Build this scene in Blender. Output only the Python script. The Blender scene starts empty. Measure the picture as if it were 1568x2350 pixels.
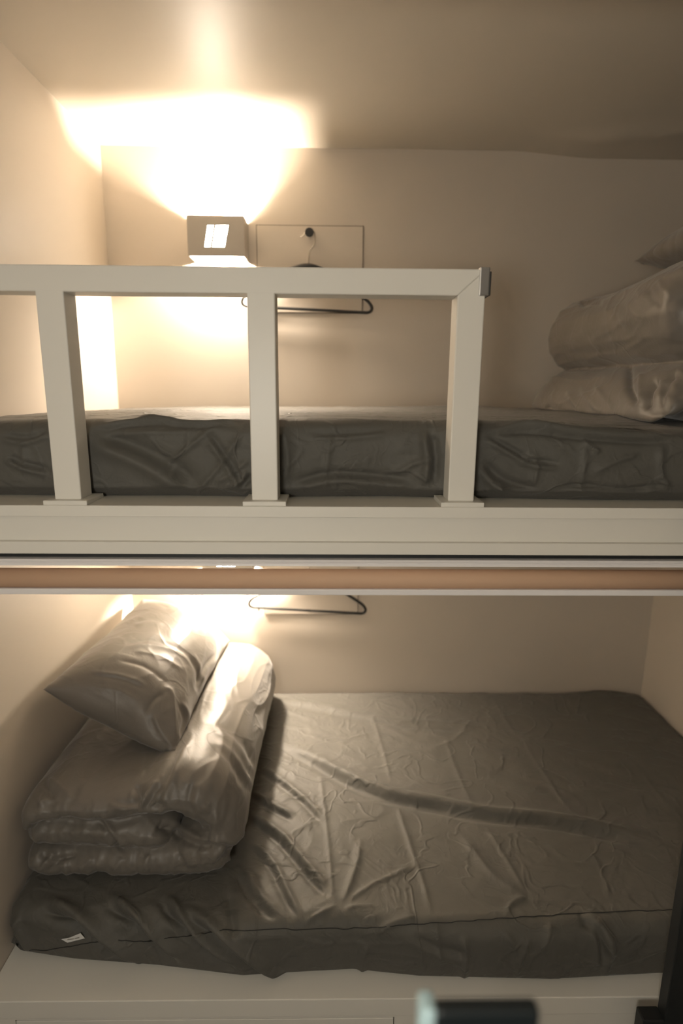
import bpy, bmesh, math
import numpy as np
from mathutils import Matrix, Vector

# ------------------------------------------------------------------ camera
W, H = 1568.0, 2350.0
FPX = 1335.9                       # focal length in pixels, from the vanishing points
CAM = np.array([0.0, 0.0, 1.65])
_n = lambda v: v / np.linalg.norm(v)
_F = _n(np.array([-19.0, -285.0, FPX]))      # world +Y in camera axes (x right, y down, z ahead)
_D = _n(np.array([-49.0, 6265.0, FPX]))      # world -Z
_X = _n(np.cross(_D, _F))
_D = np.cross(_F, _X)
MC = np.stack([_X, _F, -_D], 1)              # camera = MC @ world

scene = bpy.context.scene
cd = bpy.data.cameras.new('camera')
cam = bpy.data.objects.new('camera', cd)
scene.collection.objects.link(cam)
cd.sensor_fit = 'HORIZONTAL'
cd.sensor_width = 24.0
cd.lens = FPX / W * 24.0
cd.clip_start = 0.02
mw = Matrix.Identity(4)
for i in range(3):
    mw[i][0] = MC[0, i]; mw[i][1] = -MC[1, i]; mw[i][2] = -MC[2, i]; mw[i][3] = CAM[i]
cam.matrix_world = mw
cd.dof.use_dof = True
cd.dof.focus_distance = 1.22
cd.dof.aperture_fstop = 1.9
scene.camera = cam

# ------------------------------------------------------------------ world and exposure
wd = bpy.data.worlds.new('world'); scene.world = wd
wd.use_nodes = True
wd.node_tree.nodes['Background'].inputs[0].default_value = (0.75, 0.9, 0.95, 1)
wd.node_tree.nodes['Background'].inputs[1].default_value = 0.02
vs = scene.view_settings
vs.view_transform = 'Standard'; vs.look = 'None'; vs.exposure = 0.0; vs.gamma = 1.0
vs.use_curve_mapping = False

FRONT_FILL = 55.0       # emission of the fill light added unseen behind the camera
FILL_XY, FILL_Z = (-0.30, -0.48), 1.58
BULB = 3900.0           # emission of the bulbs in the two bunk lamps

# ------------------------------------------------------------------ dimensions (m), floor at 0
CZ = 1.65
YB, XL, XR = 2.127, -0.768, 1.25
ZC = CZ + 0.772
YF = 1.04
ZU = CZ - 0.212        # top of the upper platform
ZL = CZ - 1.330        # top of the lower platform
YROOM = -1.35

def ray(x, y):
    return MC.T @ np.array([(x - W / 2) / FPX, (y - H / 2) / FPX, 1.0])
def on(x, y, axis, val):
    d = ray(x, y); t = (val - CAM[axis]) / d[axis]
    return CAM + d * t
def project(co):
    c = (co - CAM) @ MC.T
    return W / 2 + FPX * c[:, 0] / c[:, 2], H / 2 + FPX * c[:, 1] / c[:, 2]

# ------------------------------------------------------------------ materials
def mat(name, col, rough=0.5, metal=0.0, bump=0.0, scale=200.0, var=0.0, vscale=6.0, sheen=0.0,
        spec=0.5, emit=None, estr=0.0, crease=0.0, cscale=9.0, coat=0.0):
    m = bpy.data.materials.new(name); m.use_nodes = True
    nt = m.node_tree; b = nt.nodes['Principled BSDF']
    b.inputs['Base Color'].default_value = (*col, 1)
    b.inputs['Roughness'].default_value = rough
    b.inputs['Metallic'].default_value = metal
    b.inputs['Specular IOR Level'].default_value = spec
    b.inputs['Sheen Weight'].default_value = sheen
    b.inputs['Sheen Roughness'].default_value = 0.4
    b.inputs['Coat Weight'].default_value = coat
    if emit:
        b.inputs['Emission Color'].default_value = (*emit, 1)
        b.inputs['Emission Strength'].default_value = estr
    tc = nt.nodes.new('ShaderNodeTexCoord')
    if var:
        nz = nt.nodes.new('ShaderNodeTexNoise'); nz.inputs['Scale'].default_value = vscale
        nz.inputs['Detail'].default_value = 6
        mx = nt.nodes.new('ShaderNodeMix'); mx.data_type = 'RGBA'
        mx.inputs['A'].default_value = (*[c * (1 - var) for c in col], 1)
        mx.inputs['B'].default_value = (*[min(1, c * (1 + var)) for c in col], 1)
        nt.links.new(tc.outputs['Object'], nz.inputs['Vector'])
        nt.links.new(nz.outputs['Fac'], mx.inputs['Factor'])
        nt.links.new(mx.outputs['Result'], b.inputs['Base Color'])
    if bump:
        bp = nt.nodes.new('ShaderNodeBump'); bp.inputs['Strength'].default_value = bump
        bp.inputs['Distance'].default_value = 0.001
        nz = nt.nodes.new('ShaderNodeTexNoise'); nz.inputs['Scale'].default_value = scale
        nz.inputs['Detail'].default_value = 5
        nt.links.new(tc.outputs['Object'], nz.inputs['Vector'])
        nt.links.new(nz.outputs['Fac'], bp.inputs['Height'])
        nt.links.new(bp.outputs['Normal'], b.inputs['Normal'])
        last = bp
        for k in range(2 if crease else 0):          # two sizes of small sharp creases
            n2 = nt.nodes.new('ShaderNodeTexNoise'); n2.inputs['Scale'].default_value = cscale * (1, 2.7)[k]
            n2.inputs['Detail'].default_value = 2.0; n2.inputs['Distortion'].default_value = 0.9
            nt.links.new(tc.outputs['Object'], n2.inputs['Vector'])
            mp = nt.nodes.new('ShaderNodeMath'); mp.operation = 'SUBTRACT'; mp.inputs[1].default_value = 0.5
            ab = nt.nodes.new('ShaderNodeMath'); ab.operation = 'ABSOLUTE'
            mr = nt.nodes.new('ShaderNodeMapRange'); mr.inputs['From Min'].default_value = 0.0; mr.inputs['From Max'].default_value = (0.05, 0.09)[k]
            mr.inputs['To Min'].default_value = 1.0; mr.inputs['To Max'].default_value = 0.0
            mr.interpolation_type = 'SMOOTHERSTEP'
            b2 = nt.nodes.new('ShaderNodeBump'); b2.inputs['Strength'].default_value = crease * (1, 0.6)[k]; b2.inputs['Distance'].default_value = (0.0028, 0.0014)[k]
            nt.links.new(n2.outputs['Fac'], mp.inputs[0]); nt.links.new(mp.outputs[0], ab.inputs[0])
            nt.links.new(ab.outputs[0], mr.inputs['Value']); nt.links.new(mr.outputs[0], b2.inputs['Height'])
            nt.links.new(last.outputs['Normal'], b2.inputs['Normal'])
            nt.links.new(b2.outputs['Normal'], b.inputs['Normal']); last = b2
    return m

M_WALL = mat('cream_wall_board', (0.59, 0.53, 0.455), 0.5, bump=0.05, scale=60, var=0.015, spec=0.3)
M_CEIL = mat('cream_ceiling_board', (0.53, 0.485, 0.415), 0.42, bump=0.05, scale=50, var=0.015, spec=0.35)
M_PAINT = mat('white_satin_paint', (0.74, 0.72, 0.66), 0.38, bump=0.04, scale=90, spec=0.4)
M_DARK = mat('unseen_dark_panel', (0.13, 0.115, 0.10), 0.5, var=0.1)  # dark tone given to unseen walls to cut bounced light
M_FLOOR = mat('grey_floor_vinyl', (0.10, 0.10, 0.095), 0.5, var=0.1)
M_SHEET = mat('charcoal_cotton', (0.104, 0.100, 0.089), 0.58, bump=0.35, scale=260, var=0.12, vscale=14, sheen=0.1, spec=0.22, crease=0.48, cscale=7.0)
M_DUVET = mat('charcoal_satin_cotton', (0.158, 0.145, 0.127), 0.42, bump=0.25, scale=300, var=0.06, vscale=7, sheen=0.2, spec=0.35, crease=0.16, cscale=6.0)
M_SEAM = mat('dark_thread', (0.02, 0.02, 0.02), 0.8)
M_TAG = mat('white_tag_cloth', (0.72, 0.72, 0.70), 0.7, bump=0.1)
M_PRINT = mat('grey_print', (0.30, 0.28, 0.26), 0.7)
M_BLACK = mat('black_plastic', (0.012, 0.012, 0.012), 0.45)
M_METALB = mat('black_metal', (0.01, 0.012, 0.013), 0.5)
M_WIRE = mat('bright_wire', (0.75, 0.72, 0.66), 0.25, metal=1.0)
M_CHROME = mat('brushed_steel', (0.62, 0.62, 0.62), 0.3, metal=1.0, bump=0.1, scale=120)
M_ALU = mat('white_rail_enamel', (0.80, 0.78, 0.78), 0.3, spec=0.5)
M_TAN = mat('tan_blind_cloth', (0.60, 0.40, 0.27), 0.75, bump=0.2, scale=400, var=0.04, vscale=3)
M_LAMP = mat('grey_lamp_enamel', (0.40, 0.37, 0.325), 0.45)
M_LAMPIN = mat('white_lamp_lining', (0.85, 0.83, 0.78), 0.6)
M_BULB = mat('lit_bulb', (0.9, 0.85, 0.7), 0.5, emit=(1.0, 0.83, 0.65), estr=BULB)
M_PANE = mat('lit_lamp_pane', (0.9, 0.85, 0.7), 0.5, emit=(1.0, 0.85, 0.68), estr=190.0)
M_PANE_B = mat('lit_lamp_pane_bright', (0.9, 0.85, 0.7), 0.5, emit=(1.0, 0.85, 0.68), estr=330.0)
M_FRONTFILL = mat('lit_fill_globe', (0.9, 0.9, 0.9), 0.5, emit=(1.0, 0.94, 0.83), estr=FRONT_FILL)
M_SLAB = mat('dark_glossy_slab', (0.008, 0.012, 0.014), 0.35)
M_BLUE = mat('pale_blue_edge', (0.42, 0.58, 0.62), 0.5)

# ------------------------------------------------------------------ helpers
C = scene.collection
def obj(name, me, m=None, parent=None, smooth=False):
    if isinstance(me, bmesh.types.BMesh):
        d = bpy.data.meshes.new(name); me.to_mesh(d); me.free(); me = d
    o = bpy.data.objects.new(name, me); C.objects.link(o)
    if m and not me.materials: me.materials.append(m)
    if parent is not None:
        o.parent = parent
        o.matrix_parent_inverse = Matrix.Identity(4)
    if smooth:
        me.polygons.foreach_set('use_smooth', [True] * len(me.polygons))
    return o
def thing(name, label, cat, loc=(0, 0, 0), group=None):
    o = bpy.data.objects.new(name, None); C.objects.link(o)
    o.location = loc; o.empty_display_size = 0.05
    o['label'] = label; o['category'] = cat
    if group: o['group'] = group
    return o
def tag(o, label, cat, group=None):
    o['label'] = label; o['category'] = cat
    if group: o['group'] = group
    return o
def struct(o, label=None):
    o['kind'] = 'structure'
    if label: o['label'] = label
    return o
def bx(x0, x1, y0, y1, z0, z1, bev=0.0, seg=2, off=(0, 0, 0)):
    bm = bmesh.new()
    bmesh.ops.create_cube(bm, size=1)
    bmesh.ops.scale(bm, vec=(x1 - x0, y1 - y0, z1 - z0), verts=bm.verts)
    bmesh.ops.translate(bm, vec=((x0 + x1) / 2 - off[0], (y0 + y1) / 2 - off[1], (z0 + z1) / 2 - off[2]), verts=bm.verts)
    if bev:
        bmesh.ops.bevel(bm, geom=bm.edges[:], offset=bev, segments=seg, profile=0.5, affect='EDGES')
    return bm
def add_bx(bm, x0, x1, y0, y1, z0, z1):
    r = bmesh.ops.create_cube(bm, size=1)
    bmesh.ops.scale(bm, vec=(x1 - x0, y1 - y0, z1 - z0), verts=r['verts'])
    bmesh.ops.translate(bm, vec=((x0 + x1) / 2, (y0 + y1) / 2, (z0 + z1) / 2), verts=r['verts'])
    return bm
def prism(poly, axis, a, b, bev=0.0):
    """closed polygon (list of 2-tuples) extruded along an axis from a to b"""
    bm = bmesh.new()
    def p(q, t):
        return {0: (t, q[0], q[1]), 1: (q[0], t, q[1]), 2: (q[0], q[1], t)}[axis]
    v0 = [bm.verts.new(p(q, a)) for q in poly]; v1 = [bm.verts.new(p(q, b)) for q in poly]
    n = len(poly)
    bm.faces.new(v0); bm.faces.new(v1)
    for i in range(n): bm.faces.new((v0[i], v0[(i + 1) % n], v1[(i + 1) % n], v1[i]))
    bmesh.ops.recalc_face_normals(bm, faces=bm.faces[:])
    if bev: bmesh.ops.bevel(bm, geom=bm.edges[:], offset=bev, segments=2, profile=0.5, affect='EDGES')
    return bm
def tube(pts, r, closed=False, seg=10, flat=1.0):
    """tube through points; flat squeezes it along world Y"""
    P = [Vector(p) for p in pts]; n = len(P); bm = bmesh.new(); rings = []
    for i in range(n):
        a = P[(i - 1) % n] if (closed or i) else P[i]
        b = P[(i + 1) % n] if (closed or i < n - 1) else P[i]
        t = (b - a).normalized()
        ref = Vector((0, 1, 0)) if abs(t.y) < 0.9 else Vector((1, 0, 0))
        u = (ref - t * ref.dot(t)).normalized(); v = t.cross(u)
        rr = r[i] if hasattr(r, '__len__') else r
        rings.append([bm.verts.new(P[i] + u * math.cos(2 * math.pi * k / seg) * rr * flat + v * math.sin(2 * math.pi * k / seg) * rr) for k in range(seg)])
    for i in range(n if closed else n - 1):
        A, B = rings[i], rings[(i + 1) % n]
        for k in range(seg): bm.faces.new((A[k], A[(k + 1) % seg], B[(k + 1) % seg], B[k]))
    if not closed:
        bm.faces.new(rings[0]); bm.faces.new(rings[-1])
    bmesh.ops.recalc_face_normals(bm, faces=bm.faces[:])
    return bm
def smooth_path(pts, n, closed=False):
    """Catmull-Rom through points"""
    P = np.array(pts, float); N = len(P); out = []
    for i in range(N if closed else N - 1):
        if closed: a, b, c, d = P[(i - 1) % N], P[i], P[(i + 1) % N], P[(i + 2) % N]
        else: a, b, c, d = P[max(i - 1, 0)], P[i], P[i + 1], P[min(i + 2, N - 1)]
        for k in range(n):
            t = k / n
            out.append(0.5 * (2 * b + (c - a) * t + (2 * a - 5 * b + 4 * c - d) * t * t + (3 * b - a - 3 * c + d) * t ** 3))
    if not closed: out.append(P[-1])
    return np.array(out)

# noise (numpy gradient noise)
_rng = np.random.RandomState(7)
_perm = np.concatenate([_rng.permutation(256)] * 3)
_grad = _rng.normal(size=(256, 3)); _grad /= np.linalg.norm(_grad, axis=1)[:, None]
def noise(p):
    i = np.floor(p).astype(int); f = p - i; i &= 255
    u = f * f * f * (f * (f * 6 - 15) + 10)
    r = 0
    for dx in (0, 1):
        for dy in (0, 1):
            for dz in (0, 1):
                h = _perm[_perm[_perm[(i[:, 0] + dx) & 255] + ((i[:, 1] + dy) & 255)] + ((i[:, 2] + dz) & 255)]
                g = _grad[h]
                d = (f[:, 0] - dx) * g[:, 0] + (f[:, 1] - dy) * g[:, 1] + (f[:, 2] - dz) * g[:, 2]
                w = (u[:, 0] if dx else 1 - u[:, 0]) * (u[:, 1] if dy else 1 - u[:, 1]) * (u[:, 2] if dz else 1 - u[:, 2])
                r = r + d * w
    return r * 1.5
def crumple(p, scale, seed=0.0):
    """sharp little creases: 1 on a crease, 0 between"""
    q = p * np.asarray(scale) + seed
    q = q + 0.5 * np.stack([noise(q * 0.7 + 11), noise(q * 0.7 + 23), noise(q * 0.7 + 37)], 1)
    return np.clip(1 - 4.5 * np.abs(noise(q)), 0, 1) ** 2

def mesh_arrays(me):
    n = len(me.vertices); co = np.empty(n * 3); me.vertices.foreach_get('co', co)
    no = np.empty(n * 3); me.vertices.foreach_get('normal', no)
    return co.reshape(-1, 3), no.reshape(-1, 3)
def set_co(me, co):
    me.vertices.foreach_set('co', np.ascontiguousarray(co, dtype=np.float32).ravel()); me.update()

def stroke_height(co, no, strokes):
    """folds of the cloth: each stroke is (points in photo pixels, half width px, height m, kind)
    laid on the side of the cloth that the points are seen on"""
    px, py = project(co)
    vd = CAM - co; vd /= np.linalg.norm(vd, axis=1)[:, None]
    face = np.clip(((vd * no).sum(1) - 0.02) / 0.12, 0, 1)
    h = np.zeros(len(co))
    for pts, w, amp, kind in strokes:
        P = smooth_path(pts, 5) if len(pts) > 2 else np.array(pts, float)
        m = np.where((px > P[:, 0].min() - 4 * w) & (px < P[:, 0].max() + 4 * w) & (py > P[:, 1].min() - 4 * w) & (py < P[:, 1].max() + 4 * w) & (face > 0))[0]
        if not len(m): continue
        best = np.full(len(m), 1e9); sd = np.zeros(len(m)); tt = np.zeros(len(m))
        L = np.concatenate([[0], np.cumsum(np.linalg.norm(np.diff(P, axis=0), axis=1))])
        for k in range(len(P) - 1):
            a, d = P[k], P[k + 1] - P[k]; l2 = d @ d + 1e-9
            rx, ry = px[m] - a[0], py[m] - a[1]
            t = np.clip((rx * d[0] + ry * d[1]) / l2, 0, 1)
            ex, ey = rx - t * d[0], ry - t * d[1]
            dd = np.hypot(ex, ey)
            s = np.sign(d[0] * ry - d[1] * rx)
            up = dd < best
            best = np.where(up, dd, best); sd = np.where(up, s * dd, sd)
            tt = np.where(up, (L[k] + t * math.sqrt(l2)) / L[-1], tt)
        taper = np.clip(np.minimum(tt, 1 - tt) / 0.22, 0.0, 1)
        taper = taper * taper * (3 - 2 * taper)
        if kind == 'o':   # open end: taper only at the end of the stroke
            taper = np.clip((1 - tt) / 0.5, 0, 1)
        x = sd / w
        if kind == 's': g = x * np.exp(0.5 - x * x) * 1.2
        else: g = np.exp(-np.abs(x) ** 1.35)
        h[m] += amp * g * taper * face[m]
    return h

# ------------------------------------------------------------------ the room
struct(obj('floor', bx(XL - 0.1, XR + 0.1, YROOM - 0.1, YB + 0.1, -0.06, 0), M_FLOOR), 'grey floor under the bunks')
struct(obj('wall_left', bx(XL - 0.06, XL, YROOM, YB + 0.06, 0, ZC + 0.05), M_WALL), 'cream wall closing the bunks on the left')
wr = struct(obj('wall_right', bx(XR, XR + 0.06, YROOM, YB + 0.06, 0, ZU - 0.03), M_WALL), 'cream wall closing the bunks on the right')
obj('wall_panel', bx(XR, XR + 0.06, YROOM, YB + 0.06, ZU - 0.03, ZC + 0.05), M_DARK, wr)  # unseen upper part of the wall, made dark to soak up bounce
struct(obj('wall_front', bx(XL - 0.06, XR + 0.06, YROOM - 0.06, YROOM, 0, ZC + 0.05), M_DARK), 'brown wall behind the camera')
XS = 0.61
wb = struct(obj('wall_back', bx(XL - 0.06, XS, YB, YB + 0.06, 0, ZC + 0.05), M_WALL), 'cream wall behind both bunks')
obj('wall_panel', bx(XS + 0.0003, XR + 0.06, YB + 0.0006, YB + 0.06, 0, ZC + 0.05), M_WALL, wb)

# ceiling: a sheet that sags a little at its right end by the back wall
def make_ceiling():
    nx, ny = 120, 120
    xs = np.linspace(XL - 0.05, XR + 0.05, nx); ys = np.concatenate([np.linspace(YROOM - 0.05, 1.2, 40), np.linspace(1.21, YB + 0.05, ny - 40)])
    X, Y = np.meshgrid(xs, ys, indexing='ij')
    a = np.clip((X - 0.58) / 0.3, 0, 1); a = a * a * (3 - 2 * a)
    b = np.clip((Y - (YB - 0.42)) / 0.40, 0, 1); b = b * b * (3 - 2 * b)
    Z = ZC - 0.020 * a * b - 0.008 * a * np.exp(-((Y - (YB - 0.10 - 0.22 * np.clip(X - 0.6, 0, 1))) / 0.05) ** 2)
    co = np.stack([X, Y, Z], -1).reshape(-1, 3)
    idx = np.arange(nx * ny).reshape(nx, ny)
    q = np.stack([idx[:-1, :-1], idx[:-1, 1:], idx[1:, 1:], idx[1:, :-1]], -1).reshape(-1, 4)
    me = bpy.data.meshes.new('ceiling'); me.from_pydata(co.tolist(), [], q.tolist())
    o = obj('ceiling', me, M_CEIL, smooth=True)
    md = o.modifiers.new('thick', 'SOLIDIFY'); md.thickness = 0.03; md.offset = -1
    return o
struct(make_ceiling(), 'cream ceiling board, sagging along the wall at its right end')
struct(obj('shade_header_1', bx(XL, XR, YF, YF + 0.03, CZ + 0.63, ZC - 0.001), M_PAINT), 'white header board added out of view to shade the upper bunk wall')  # unseen board, added to hold front light off the upper back wall

# front fill light, an added globe on a pole, unseen behind the camera
def ring_mesh(r, z0, z1, seg=40):
    bm = bmesh.new()
    bmesh.ops.create_cone(bm, cap_ends=True, segments=seg, radius1=r, radius2=r, depth=z1 - z0)
    bmesh.ops.translate(bm, vec=(0, 0, (z0 + z1) / 2), verts=bm.verts)
    return bm
rl = thing('fill_light', 'white globe on a pole, fill light added unseen behind the camera', 'lamp', (FILL_XY[0], FILL_XY[1], 0))
obj('fill_base', ring_mesh(0.14, 0.0, 0.02), M_METALB, rl)
obj('pole', ring_mesh(0.011, 0.02, FILL_Z - 0.11, 16), M_METALB, rl)
bm = bmesh.new(); bmesh.ops.create_icosphere(bm, subdivisions=3, radius=0.12)
bmesh.ops.translate(bm, vec=(0, 0, FILL_Z), verts=bm.verts)
obj('globe', bm, M_FRONTFILL, rl, smooth=True)

# ------------------------------------------------------------------ bunk frames
ub = thing('upper_bunk', 'white upper bunk with a panelled fascia and a guard rail on three posts', 'bunk', (0.2, YF, ZU))
o3 = (0.2, YF, ZU)
def sub(name, bm, m, parent, off=o3):
    bmesh.ops.translate(bm, vec=(-off[0], -off[1], -off[2]), verts=bm.verts)
    return obj(name, bm, m, parent)
x0, x1 = XL + 0.001, XR - 0.001
sub('platform', bx(x0, x1, YF, YB - 0.001, ZU - 0.021, ZU, 0.0015), M_PAINT, ub)
sub('fascia_panel', bx(x0, x1, YF + 0.012, YF + 0.026, ZU - 0.068, ZU - 0.0205), M_PAINT, ub)
sub('fascia_strip', bx(x0, x1, YF, YF + 0.026, ZU - 0.091, ZU - 0.068, 0.0015), M_PAINT, ub)
sub('underside_board', bx(x0, x1, YF + 0.026, YB - 0.001, ZU - 0.088, ZU - 0.072), M_PAINT, ub)
sub('gap_shade_strip', bx(x0, x1, YF + 0.012, YF + 0.05, ZU - 0.100, ZU - 0.0905), M_METALB, ub)  # black strip standing in for the shade in the gap below the fascia
# guard rail
PY0, PY1 = 1.056, 1.106
ZR1, ZR0 = CZ + 0.2005, CZ + 0.157
XE = 0.2615
gr = sub('guard_rail', prism([(XL + 0.001, ZR0), (XE - 0.048, ZR0), (XE, ZR1), (XL + 0.001, ZR1)], 1, PY0, PY1, 0.0022), M_PAINT, ub)
off2 = o3
for k, (a, b) in enumerate([(-0.5095, -0.4615), (-0.149, -0.101), (XE - 0.048, XE)]):
    zt = ZR0 + 0.0005
    if k == 2:
        bm = prism([(a, ZU + 0.008), (b, ZU + 0.008), (b, ZR1), (a, ZR0)], 1, PY0, PY1, 0.0022)
    else:
        bm = bx(a, b, PY0, PY1, ZU + 0.008, zt + 0.003, 0.0022)
    p = sub('post', bm, M_PAINT, gr)
    sub('base_plate', bx(a - 0.015, b + 0.016, YF + 0.001, YF + 0.080, ZU, ZU + 0.0085, 0.0012), M_PAINT, gr)
cap = bx(XE - 0.012, XE + 0.0055, PY0 - 0.004, PY1 + 0.004, ZR1 - 0.044, ZR1 + 0.003, 0.002)
sub('corner_cap', cap, M_CHROME, gr)
sub('cap_edge', bx(XE + 0.0055, XE + 0.0085, PY0 - 0.002, PY1, ZR1 - 0.043, ZR1 - 0.004, 0.001), M_BLACK, gr)

lb = thing('lower_bunk', 'white lower bunk with a deep front board and a drawer below it', 'bunk', (0.2, YF, 0))
o4 = (0.2, YF, 0)
sub('platform', bx(x0, x1, YF, YB - 0.001, ZL - 0.048, ZL, 0.002), M_PAINT, lb, o4)
DX0, DX1 = -0.70, 0.142
sub('base_board', bx(DX1 + 0.002, x1, YF + 0.002, YF + 0.02, 0.0, ZL - 0.048), M_PAINT, lb, o4)
sub('base_board', bx(x0, DX0 - 0.002, YF + 0.002, YF + 0.02, 0.0, ZL - 0.048), M_PAINT, lb, o4)
sub('base_rail', bx(DX0 - 0.002, DX1 + 0.002, YF + 0.002, YF + 0.02, ZL - 0.053, ZL - 0.048), M_PAINT, lb, o4)
sub('base_rail', bx(DX0 - 0.002, DX1 + 0.002, YF + 0.002, YF + 0.02, 0.0, 0.03), M_PAINT, lb, o4)
dr = sub('drawer', bx(DX0, DX1, YF + 0.001, YF + 0.019, 0.033, ZL - 0.0555, 0.001), M_PAINT, lb, o4)
sub('drawer_box', bx(DX0 + 0.03, DX1 - 0.03, YF + 0.019, YF + 0.6, 0.05, ZL - 0.08), M_PAINT, dr, o4)
sub('back_board', bx(x0, x1, YF + 0.62, YF + 0.64, 0.0, ZL - 0.048), M_PAINT, lb, o4)

# ------------------------------------------------------------------ roller blind
rb = thing('roller_blind', 'tan roller blind rolled up between white rails under the upper bunk', 'blind', (0.2, 1.06, CZ - 0.355))
o5 = (0.2, 1.06, CZ - 0.355)
zb = CZ
bm = prism([(1.040, zb - 0.313), (1.078, zb - 0.3125), (1.078, zb - 0.3265), (1.043, zb - 0.3265), (1.040, zb - 0.3255), (1.0405, zb - 0.3215), (1.0435, zb - 0.3195), (1.0405, zb - 0.3175)], 0, x0, x1)
sub('head_rail', bm, M_ALU, rb, o5)
bm = bmesh.new()
bmesh.ops.create_cone(bm, cap_ends=True, segments=40, radius1=0.0185, radius2=0.0185, depth=x1 - x0 - 0.01)
bmesh.ops.rotate(bm, matrix=Matrix.Rotation(math.pi / 2, 3, 'Y'), verts=bm.verts)
bmesh.ops.translate(bm, vec=((x0 + x1) / 2, 1.062, zb - 0.3565), verts=bm.verts)
o = sub('rolled_cloth', bm, M_TAN, rb, o5)
for p in o.data.polygons: p.use_smooth = len(p.vertices) == 4
sub('bottom_rail', bx(x0 + 0.002, x1 - 0.002, 1.045, 1.066, zb - 0.3845, zb - 0.3725, 0.002), M_ALU, rb, o5)
for xx in (x0 + 0.003, x1 - 0.011):
    sub('end_bracket', bx(xx, xx + 0.008, 1.045, 1.078, zb - 0.374, zb - 0.326), M_ALU, rb, o5)

# ------------------------------------------------------------------ wall lamps, hatches, hangers
DZ = -1.112         # lower bunk fittings below the upper ones
def make_lamp(dz, label, pane_mat):
    lw, lh, ld = 0.186, 0.124, 0.100
    yf = YB - ld
    c0 = on(428, 492, 1, yf); c1 = on(562, 588, 1, yf)
    xa, xb_ = c0[0], c1[0]
    zt = 0.5 * (on(428, 492, 1, yf)[2] + on(562, 497, 1, yf)[2]); zbm = on(500, 588, 1, yf)[2]
    t = 0.004
    off = ((xa + xb_) / 2, YB, (zt + zbm) / 2)
    root = thing('wall_lamp', label, 'lamp', (off[0], off[1], off[2] + dz), 'box lamps on the back wall')
    # front plate with a slanted window
    P = [on(px, py, 1, yf) for px, py in ((477, 517), (524, 517), (515, 567), (470, 566))]
    hole = [(p[0] - off[0], p[2] - off[2]) for p in P]
    outer = [(xa - off[0], zt - off[2]), (xb_ - off[0], zt - off[2]), (xb_ - off[0], zbm - off[2]), (xa - off[0], zbm - off[2])]
    def plate(ya, yb_):
        bm = bmesh.new(); R = {}
        for nm, ring in (('o', outer), ('h', hole)):
            for yy in (ya, yb_): R[nm, yy] = [bm.verts.new((q[0], yy - YB, q[1])) for q in ring]
        for i in range(4):
            j = (i + 1) % 4
            for yy in (ya, yb_): bm.faces.new((R['o', yy][i], R['o', yy][j], R['h', yy][j], R['h', yy][i]))
            for nm in 'oh': bm.faces.new((R[nm, ya][i], R[nm, ya][j], R[nm, yb_][j], R[nm, yb_][i]))
        bmesh.ops.recalc_face_normals(bm, faces=bm.faces[:])
        return bm
    obj('front_plate', plate(yf, yf + t), M_LAMP, root)
    za, zb_ = zbm - off[2], zt - off[2]
    xa_, xbb = xa - off[0], xb_ - off[0]
    for s0, s1 in ((xa_, xa_ + t), (xbb - t, xbb)):
        obj('side_plate', bx(s0, s1, yf + t - YB, -0.0005, za, zb_), M_LAMP, root)
    obj('wall_plate', bx(xa_ + t, xbb - t, -0.006, -0.0005, za + 0.01, zb_ - 0.01), M_LAMPIN, root)
    # lit panes in the window, parted by a thin bar
    def pane(f0, f1, d0=0.0006, d1=0.003):
        q = [tuple(np.array(hole[0]) * (1 - f) + np.array(hole[1]) * f) for f in (f0, f1)]
        r = [tuple(np.array(hole[3]) * (1 - f) + np.array(hole[2]) * f) for f in (f1, f0)]
        return prism(q + r, 1, yf + d0 - YB, yf + d1 - YB)
    obj('pane', pane(0.0, 0.28), pane_mat, root); obj('pane', pane(0.40, 1.0), pane_mat, root)
    obj('glazing_bar', pane(0.28, 0.40, -0.0010, 0.003), M_LAMP, root)
    # bulb, nearer the right side
    bm = bmesh.new(); bmesh.ops.create_icosphere(bm, subdivisions=2, radius=0.0215)
    xbulb = xa_ + (xbb - xa_) * 0.66
    bmesh.ops.scale(bm, vec=(1, 1, 1.15), verts=bm.verts)
    bmesh.ops.translate(bm, vec=(xbulb, -0.037, -0.015), verts=bm.verts)
    obj('bulb', bm, M_BULB, root, smooth=True)
    bm = bmesh.new(); bmesh.ops.create_cone(bm, cap_ends=True, segments=16, radius1=0.010, radius2=0.010, depth=0.012)
    bmesh.ops.rotate(bm, matrix=Matrix.Rotation(math.pi / 2, 3, 'X'), verts=bm.verts)
    bmesh.ops.translate(bm, vec=(xbulb, -0.0105, -0.015), verts=bm.verts)
    obj('socket', bm, M_LAMPIN, root)
    return root
make_lamp(0.0, 'grey box lamp shining up and down on the wall above the upper bunk', M_PANE)
make_lamp(DZ + 0.034, 'box lamp half hidden behind the rolled blind, lighting the lower bunk', M_PANE_B)

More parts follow.
